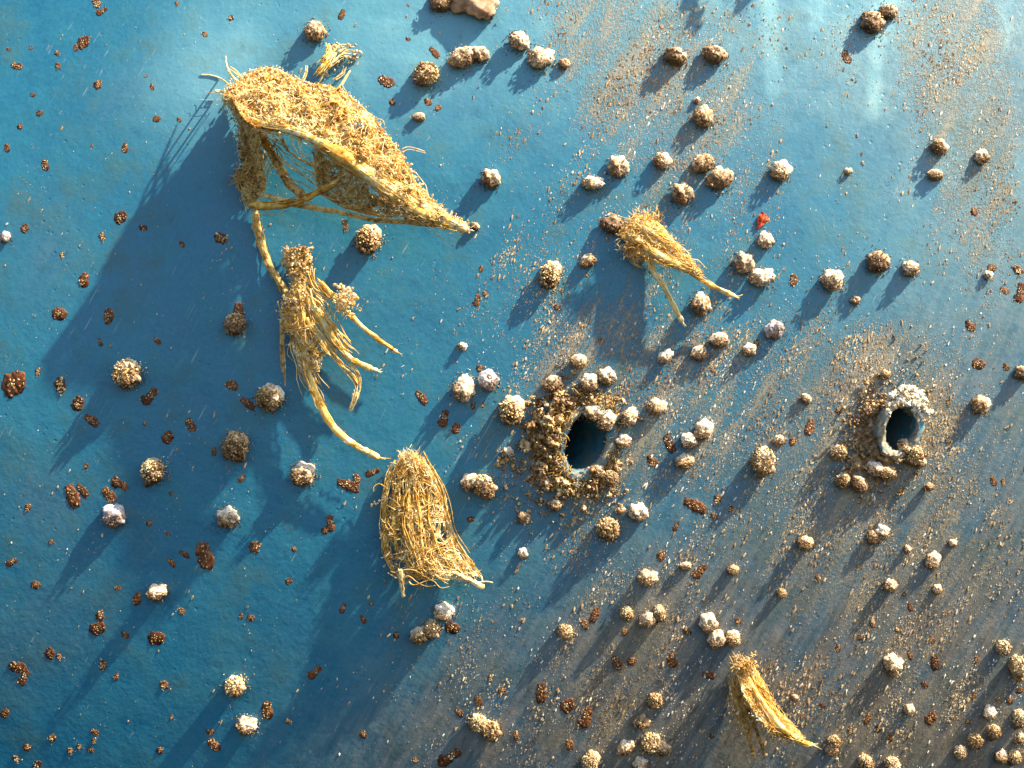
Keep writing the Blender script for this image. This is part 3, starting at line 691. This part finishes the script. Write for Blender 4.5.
W.strap('strap', [(258, 124, 0), (290, 130, 0), (322, 144, 0), (352, 163, 0), (380, 186, 0)], 6, 9, None, .5, 30)
W.strap('tip', [(366, 170, 0), (392, 190, 0), (415, 204, 0), (440, 217, 0), (462, 227, 0)], 12, 5, None, .5, 24)
W.strap('strap', [(352, 158, 0), (380, 178, 0), (405, 190, 0), (432, 210, 0)], 9, 6, None, .5, 24)
W.hf = s0
mids = [tuple((a * .5 + b * .5) for a, b in zip(p, q)) for p, q in zip(low, upp)]
W.threads('fib', mids, 12, 9, (.3, .6), hs=2)
for _ in range(70):
    i = random.randint(0, 6); t = random.random(); p = [a * t + b * (1 - t) for a, b in zip(low[i], upp[i])]; q = [p[0] + random.gauss(8, 14), p[1] + random.gauss(12, 10), 0]
    W.threads('fib', [tuple(p), ((p[0] + q[0]) / 2 + random.gauss(0, 4), (p[1] + q[1]) / 2 + random.gauss(0, 4), 0), tuple(q)], 2, 2, (.3, .6), hs=3)

W.net('fib', sk, 900, .014, (.3, .6))
W.fuzz('fz', sk, 5200, (1.5, 5), (.25, .5), Vector((.2, -.7, .3)))
W.crumbs('pc', sk, 1900, (.5, 1.6), .003); W.fuzz('pf', sk, 1500, (1.5, 5), (.25, .5), Vector((.4, -.5, .6))); W.crumbs('cr', sk, 500, (.5, 1.5), .003)  # pale crumbs and fuzz put the sail's blown sun highlights into colour
for c in ([(236, 90, 90), (222, 79, 92), (212, 75, 93), (200, 74, 92)], [(240, 84, 88), (231, 74, 90), (227, 66, 92), (226, 57, 92)], [(246, 84, 86), (236, 73, 88), (229, 68, 88)], [(302, 84, 68), (306, 75, 70), (307, 66, 70)], [(338, 88, 60), (345, 78, 55), (350, 70, 50)],
          [(234, 100, 90), (222, 92, 92), (214, 90, 94)]):
    W.threads('fib', c, 3, .8, (.6, 1.0), hs=1, ends=0)
W.hf = lambda x, y, h: 7 + h * .45 + 62 * max(0, (x - 250) / 220) ** .8
lb = W.sheet('dull', [(237, 135, 28), (240, 160, 30), (236, 182, 30), (248, 207, 28)], [(262, 132, 34), (256, 155, 34), (250, 180, 32), (262, 196, 30)], 34, 14, 6, .5, 4, 90, 8)
W.fuzz('dull', lb, 1000, (2, 8), (.25, .5)); W.crumbs('cr', lb, 260, (.5, 1.7), .004); W.net('dull', lb, 200, .012)
W.strap('strap', [(246, 203, 30), (268, 206, 34), (296, 202, 40), (322, 190, 46), (340, 180, 52)], 9, 4, None, .6)
W.strap('dull', [(258, 132, 60), (276, 160, 34), (290, 185, 26), (312, 200, 22)], 9, 7, None, .6)
W.strap('dull', [(262, 195, 26), (300, 205, 26), (345, 213, 24), (375, 220, 20), (425, 224, 16), (462, 230, 9)], 6, 4, None, .6)
W.strap('dull', [(318, 190, 34), (345, 206, 26), (372, 206, 28), (400, 196, 36)], 4, 2, None, .6)
W.threads('dull', [(262, 134, 60), (276, 150, 40), (330, 186, 30), (400, 212, 26), (455, 228, 12)], 14, 7, (.3, .7), hs=4)
W.threads('dull', [(325, 155, 50), (330, 180, 30), (352, 205, 24)], 10, 7, (.3, .7), hs=5)
W.threads('dull', [(270, 140, 50), (262, 165, 36), (262, 190, 30)], 12, 5, (.3, .8), hs=5)
s0 = W.hf; W.hf = lambda x, y, h: h
cu = W.sheet('dull', [(229, 98, 3), (236, 118, 4), (243, 138, 4), (246, 165, 4), (250, 200, 3)], [(231, 96, 84), (243, 118, 84), (256, 128, 80), (262, 150, 52), (266, 190, 26)], 60, 34, 0, .20, 2, 90, 12)
W.fuzz('dull', cu, 900, (2, 6), (.25, .5)); W.crumbs('cr', cu, 200, (.5, 1.6), .003); W.hf = s0
w2 = W.sheet('dull', [(312, 146, 60), (345, 166, 50), (385, 194, 36), (430, 218, 18)], [(316, 186, 28), (345, 208, 20), (385, 218, 14), (440, 226, 10)], 60, 24, 3, .42, 4, 100, 5)
W.fuzz('fz', w2, 260, (2, 5), (.25, .4)); W.fuzz('dull', w2, 500, (2, 7), (.25, .45)); W.net('dull', w2, 260, .014); W.net('fib', w2, 90, .012)
W.fuzz('cr', [P(343, 222, 24), P(345, 226, 22)], 26, (2, 7), (.5, 1.1), Vector((.2, 0, -.8)))
W.finish(PART, MATS)

# 1b. orange scrap below the top barnacle
random.seed(22)
W = Weed('weed_scrap', (325, 70), 'small orange-yellow weed scrap between the top barnacle and the large tuft', 'weed scrap', None)
W.strap('strap', [(318, 74, 12), (324, 66, 14), (330, 56, 12), (328, 44, 10)], 9, 4, None, .6, 14)
W.threads('fib', [(318, 74, 12), (328, 62, 13), (338, 52, 8), (352, 50, 6)], 16, 4, (.4, .8), hs=2)
W.threads('fib', [(334, 80, 6), (344, 72, 5), (346, 64, 4)], 5, 1.5, (.3, .6), hs=1)
pp = [P(x, y, h) for x, y, h in ((336, 46, 3), (342, 50, 4), (349, 48, 3), (356, 53, 3), (352, 58, 3), (344, 57, 2), (338, 62, 2), (330, 66, 8), (326, 74, 8))]
W.crumbs('cr', pp, 110, (.6, 1.9), .003); W.fuzz('dull', pp, 60, (2, 5))
W.finish(PART, MATS)

# 2. the root bunch
random.seed(23)
W = Weed('weed_tuft', (305, 320), 'stringy weed bunch with dangling straps left of centre, below the large tuft')
W.hf = lambda x, y, h: h * .35 + 12 * max(0, (y - 240) / 200)
W.strap('dull', [(255, 210, 16), (258, 232, 16), (266, 258, 18), (278, 280, 22), (288, 296, 26)], 8, 7, None, .8)
hd = W.sheet('dull', [(286, 250, 20), (284, 262, 22), (291, 280, 24), (288, 305, 26)], [(308, 247, 24), (312, 262, 28), (306, 276, 28), (306, 305, 28)], 30, 14, 10, .22, 4, 90, 4)
bd = W.sheet('skin', [(284, 294, 34), (281, 315, 34), (292, 345, 34), (303, 372, 30)], [(310, 290, 14), (324, 308, 14), (330, 330, 14), (322, 372, 14)], 44, 20, 5, .52, 6, 90, 6)
W.fuzz('dull', hd, 560, (2, 6), (.25, .5)); W.crumbs('cr', hd, 260, (.6, 1.9), .003)
W.fuzz('fz', bd, 600, (2, 6), (.25, .5)); W.crumbs('cr', bd, 300, (.5, 1.6), .003); W.net('fib', bd, 240, .012)
W.strap('stem', [(296, 255, 26), (298, 280, 28), (302, 305, 30)], 8, 6, None, .8)
W.strap('strap', [(300, 300, 28), (303, 335, 28), (308, 372, 24), (319, 402, 20), (336, 430, 16), (358, 447, 12), (380, 458, 8)], 10, 6, 'tip', .6, 44)
W.strap('strap', [(306, 296, 32), (322, 320, 34), (338, 345, 32), (356, 362, 28), (378, 371, 24)], 7, 5, 'tip', .6, 32)
W.strap('strap', [(318, 280, 28), (340, 304, 32), (366, 330, 30), (398, 353, 24)], 5, 4, 'tip', .6, 30)
W.strap('stem', [(305, 318, 32), (316, 334, 32), (329, 354, 30)], 5, 3, 'tip', .6, 16)
W.threads('fib', [(322, 338, 28), (338, 362, 26), (352, 376, 24), (356, 392, 22), (350, 409, 18)], 8, 2.2, (.5, 1.0), hs=2, ends=.3)
W.threads('fib', [(350, 365, 26), (358, 378, 24), (357, 394, 22)], 5, 1.2, (.5, .9), hs=1, ends=.3)
W.strap('tip', [(357, 392, 22), (354, 402, 20), (350, 410, 18)], 5, 2, None, .5, 8)
W.threads('dull', [(284, 312, 22), (282, 345, 20), (285, 392, 12)], 6, 1.4, (.6, 1.1), hs=1.5, ends=.2)
W.threads('fib', [(290, 290, 26), (296, 330, 28), (305, 370, 24), (318, 400, 20)], 34, 6, (.3, .8), hs=4)
W.threads('fib', [(300, 285, 28), (318, 315, 30), (338, 345, 28), (352, 362, 26)], 40, 4.5, (.3, .8), hs=3)
W.threads('fib', [(310, 262, 24), (312, 285, 26), (335, 300, 26), (350, 306, 24)], 18, 3, (.3, .7), hs=3)
pp = [P(345 + random.gauss(0, 6), 300 + random.gauss(0, 6), random.uniform(18, 28)) for _ in range(30)]
W.crumbs('pc', pp, 170, (.7, 2.1), .002); W.fuzz('fz', pp, 130, (2, 6))
W.finish(PART, MATS)

# 3. the netted clump
random.seed(24)
W = Weed('weed_tuft', (425, 525), 'netted straw-coloured weed clump hanging like a veil below centre left')
W.hf = lambda x, y, h: 3 + (h * .66) * max(0, (y - 448) / 130) ** .8
L3 = [(398, 462, 12), (388, 482, 16), (384, 515, 18), (385, 548, 20), (391, 566, 20), (402, 582, 20)]
R3 = [(420, 456, 6), (433, 475, 6), (444, 505, 6), (452, 535, 8), (468, 560, 12), (484, 582, 18)]
Mi = [(410, 456, 22), (411, 480, 30), (408, 515, 34), (416, 548, 34), (424, 566, 32), (436, 578, 30)]
s1 = W.sheet('dull', L3, Mi, 60, 16, -3, .62, 3, 110, 2); s2 = W.sheet('skin', Mi, R3, 60, 22, 1, .54, 3, 110, 9)
for c, a, b in ((L3, 2, 1.4), (R3, 2, 1.8), (Mi, 3, 2)): W.strap('stem', c, a, b, None, .8, 40, 3)
W.threads('fib', [(404, 458, 20), (398, 490, 26), (394, 530, 28), (403, 590, 28)], 5, 1.2, (.5, .9), hs=1, ends=.3)
W.threads('fib', [(416, 456, 14), (424, 490, 24), (430, 530, 26), (452, 572, 26)], 8, 2, (.5, .9), hs=1, ends=.3)
W.threads('fib', [(413, 456, 22), (416, 500, 34), (422, 540, 34), (425, 574, 32)], 7, 2, (.5, .9), hs=1, ends=.3)
W.threads('fib', L3, 14, 2, (.3, .7), hs=2); W.threads('pf', R3, 10, 2, (.3, .6), hs=1); W.threads('fib', Mi, 20, 4, (.3, .7), hs=2); W.threads('fib', R3, 26, 2.5, (.3, .7), hs=2)
W.threads('dull', [(400, 460, 22), (398, 500, 26), (398, 560, 26)], 16, 5, (.3, .6), hs=3)
W.net('fib', s1, 260, .013, (.3, .55)); W.net('fib', s2, 300, .013, (.3, .55))
W.strap('tip', [(400, 570, 33), (402, 584, 31), (403, 597, 28)], 5, 4, None, .35, 12, 1.2)
W.strap('tip', [(452, 572, 34), (462, 577, 32), (472, 582, 30), (484, 588, 27)], 4, 6, None, .35, 18, 1.2)
W.threads('fib', [(392, 566, 32), (405, 575, 32), (420, 572, 34), (436, 580, 34), (452, 574, 32)], 6, 5, (.3, .7), hs=3)
W.threads('tip', [(478, 583, 28), (486, 582, 28), (493, 583, 28)], 3, .6, (.5, .8), hs=1, ends=0)
W.net('pf', s2, 240, .012, (.3, .5)); W.fuzz('pf', s1 + s2, 900, (2, 7), (.2, .4), Vector((.3, -.5, .3))); W.fuzz('fz', s1 + s2, 1000, (2, 7), (.2, .4)); W.fuzz('fz', [P(411 + random.gauss(0, 6), 460 + random.gauss(0, 4), 22) for _ in range(30)], 260, (3, 9), (.25, .5), Vector((0, -.2, .5)))
W.crumbs('cr', s1 + s2, 160, (.4, 1.1), .002)
W.threads('fib', [(388, 490, 26), (380, 484, 24), (374, 487, 22), (374, 492, 22)], 2, .4, (.5, .8), hs=.5, ends=0)
pp = [P(x, y, 14) for x, y in ((372, 505), (376, 503), (381, 500), (384, 497))]
W.crumbs('pc', pp, 30, (.5, 1.5), .001)
W.finish(PART, MATS)

# 4. the small two-tailed tuft
random.seed(25)
W = Weed('weed_tuft', (655, 250), 'small bright yellow weed tuft with two thin tails, upper right of centre')
W.hf = lambda x, y, h: 4 + h * .62 * min(1.3, max(0, (x - 606) / 70) ** .8)
s1 = W.sheet('skin', [(618, 232, 30), (634, 250, 38), (652, 262, 40), (676, 268, 38), (700, 275, 28)], [(634, 215, 8), (652, 218, 8), (668, 232, 12), (682, 250, 20), (702, 271, 26)], 50, 22, 4, .20, 3, 90, 5)
W.strap('strap', [(626, 230, 26), (645, 246, 38), (668, 260, 42), (698, 274, 30)], 9, 6, 'tip', .5, 28)
W.strap('strap', [(680, 262, 32), (698, 277, 28), (714, 287, 24), (737, 297, 18)], 6, 4, 'tip', .6, 22)
W.strap('strap', [(644, 250, 28), (652, 268, 28), (664, 287, 24), (683, 323, 14)], 6, 5, 'tip', .6, 26)
W.threads('fib', [(622, 226, 24), (650, 238, 30), (676, 256, 32), (700, 272, 30)], 36, 6, (.3, .7), hs=4)
W.fuzz('fz', s1, 500, (2, 6), (.25, .5)); W.fuzz('pf', s1, 350, (2, 5), (.25, .5), Vector((.4, -.5, .6))); W.crumbs('cr', s1, 120, (.4, 1.2), .002); W.net('fib', s1, 180, .012)
W.fuzz('fz', [P(645 + random.gauss(0, 7), 217 + random.gauss(0, 3), 30) for _ in range(20)], 110, (4, 10), (.3, .5), Vector((.5, 0, .7)))
W.fuzz('dull', [P(632 + random.gauss(0, 5), 246 + random.gauss(0, 6), 20) for _ in range(30)], 260, (3, 9), (.25, .5), Vector((-.3, 0, -.5)))
W.threads('dull', [(632, 245, 20), (634, 258, 18), (650, 262, 22)], 14, 4, (.3, .7), hs=3)
W.finish(PART, MATS)

# 5. the low wisp
random.seed(26)
W = Weed('weed_tuft', (760, 700), 'golden weed wisp with one wide tail near the bottom edge, right of centre')
W.hf = lambda x, y, h: 3 + h * min(1.2, max(0, (y - 655) / 60) ** .8)
s1 = W.sheet('skin', [(734, 666, 30), (742, 690, 36), (756, 715, 36), (774, 734, 32), (790, 739, 26)], [(750, 660, 12), (764, 682, 12), (774, 705, 14), (790, 722, 16), (806, 741, 20)], 50, 22, 3, .27, 3, 90, 15)
W.strap('strap', [(740, 664, 24), (756, 694, 34), (778, 724, 34), (798, 740, 26), (813, 745, 20)], 8, 5, 'tip', .5, 30)
W.strap('stem', [(742, 668, 24), (748, 690, 26), (760, 715, 26), (777, 737, 24)], 5, 4, None, .6, 26)
W.strap('dull', [(733, 680, 20), (738, 705, 20), (747, 730, 16), (754, 756, 10)], 4, 4, 'tip', .6, 26)
W.strap('dull', [(745, 690, 22), (750, 715, 20), (758, 735, 16), (765, 757, 10)], 3.5, 3, None, .6, 26)
W.strap('dull', [(738, 690, 20), (746, 715, 18), (751, 735, 14)], 3, 2, None, .6, 26)
W.threads('fib', [(742, 660, 24), (758, 692, 28), (778, 722, 28), (802, 741, 24)], 40, 5.5, (.3, .7), hs=4)
W.threads('dull', [(736, 670, 22), (738, 700, 20), (750, 735, 16)], 26, 3.5, (.3, .6), hs=3)
W.fuzz('fz', s1, 500, (2, 6), (.25, .5)); W.fuzz('pf', s1, 350, (2, 5), (.25, .5), Vector((.4, -.5, .6))); W.crumbs('cr', s1, 160, (.4, 1.3), .002); W.net('fib', s1, 200, .012)
pp = [P(745 + random.gauss(0, 7), 664 + random.gauss(0, 5), random.uniform(16, 28)) for _ in range(30)]
W.fuzz('fz', pp, 260, (2, 7)); W.crumbs('cr', pp, 120, (.6, 1.8), .002)
W.finish(PART, MATS)

# 6. unseen weed added above the frame to throw bands of shade across the top
random.seed(31)
W = Weed('weed_tuft', (690, -70), 'unseen stringy weed added above the top edge to throw long shadow bands')
for a, b in (((690, -50), (700, -66)), ((735, -70), (752, -92))):
    q = W.sheet('dull', [(a[0], a[1], 3), (a[0] + 40, a[1] - 8, 26), (a[0] + 95, a[1] - 28, 52)], [(b[0], b[1], 5), (b[0] + 36, b[1] - 8, 30), (b[0] + 86, b[1] - 20, 56)], 50, 14, 3, .3, 4, 90, a[0])
    W.fuzz('dull', q, 400, (2, 7))
W.finish(PART, MATS)

# ------------------------------------------------------------------ ribbed shell at the top edge and the red flake
random.seed(27)
o = empty('mussel_shell', P(475, 4, 0), 'brown ribbed shell fragment lying at the top edge, beside a round barnacle', 'shell')
mb = MB(); V, F = ICO[4]; out = []
for v in V:
    a = math.atan2(v.z, v.x); k = 1 + .10 * math.sin(v.x * 17 + v.z * 5) * (1 - abs(v.y)) + .25 * noise.noise(v * 1.4) + .1 * noise.noise(v * 4)
    out.append(P(476 + v.x * 23 * k - 3 * v.z, 2 - v.z * 15 * k - v.x * 5 + 5 * math.sin(v.x * 3.2), max(-2, -v.y * 15 * k + 4)))
mb.add(out, F); mb.build('valve', M['brownshell'], o)
mb = MB()
lump_pile(mb, 488, 8, 6, 26, .8, 2.2, 8); mb.build('crumbs', M['crumb'], o, False)
o = None
mb = MB(); V, F = ICO[3]; out = []
for v in V:
    k = 1 + .35 * noise.noise(v * 1.8 + Vector((3, 1, 2)))
    out.append(P(763 + v.x * 5.4 * k + 2 * v.z, 220 - v.z * 7 * k * (1 - .6 * v.x), max(0, 2.2 - v.y * 1.2 * k + 2.5 * noise.noise(v * 2.5))))
mb.add(out, F); fl = mb.build('red_flake', M['red']); tag(fl, 'bright red flake stuck just above a pale barnacle', 'flake')

# ------------------------------------------------------------------ labels
LM = [('the large straw tuft', 330, 150), ('the stringy weed bunch', 315, 340), ('the netted weed clump', 430, 530), ('the two-tailed tuft', 665, 255), ('the lowest weed wisp', 770, 705),
      ('the larger hole', 588, 441), ('the smaller hole', 897, 430), ('the red flake', 763, 220), ('the ribbed shell', 475, 4), ('the top left corner', 0, 0), ('the bottom left corner', 0, 768), ('the top right corner', 1024, 0), ('the bottom right corner', 1024, 768)]
SEC = ['right', 'upper right', 'top', 'upper left', 'left', 'lower left', 'bottom', 'lower right']
ORD = ['nearest', 'second', 'third', 'fourth', 'fifth', 'sixth', 'seventh', 'eighth', 'ninth', 'tenth', 'eleventh', 'twelfth']
def sector(x, y, lx, ly): return int(round(math.atan2(ly - y, x - lx) / (math.pi / 4))) % 8
rank = {}
for noun in ('barnacle', 'rust spot'):
    ts = [t for t in THINGS if t[1] == noun]
    for li, (_, lx, ly) in enumerate(LM):
        bs = {}
        for t in ts: bs.setdefault(sector(t[2], t[3], lx, ly), []).append((math.hypot(t[2] - lx, t[3] - ly), t[0].name))
        for sc_, L in bs.items():
            for r_, (d_, nm_) in enumerate(sorted(L)): rank.setdefault(nm_, []).append((r_ * 22 + d_, r_, li, sc_))
WORD = ['right', 'upper right', 'above', 'upper left', 'left', 'lower left', 'below', 'lower right']
for o, noun, x, y, look in THINGS:
    _, r_, li, sc_ = min(rank[o.name]); nm = LM[li][0]
    rel = {'above': 'above', 'below': 'below', 'left': 'left of', 'right': 'right of'}.get(WORD[sc_], 'to the %s of' % WORD[sc_])
    lab = '%s %s %s %s, %s' % (ORD[min(r_, 11)], noun, rel, nm, look)
    tag(o, lab, noun, 'barnacles scattered over the blue hull' if noun == 'barnacle' else 'rust spots on the blue paint')
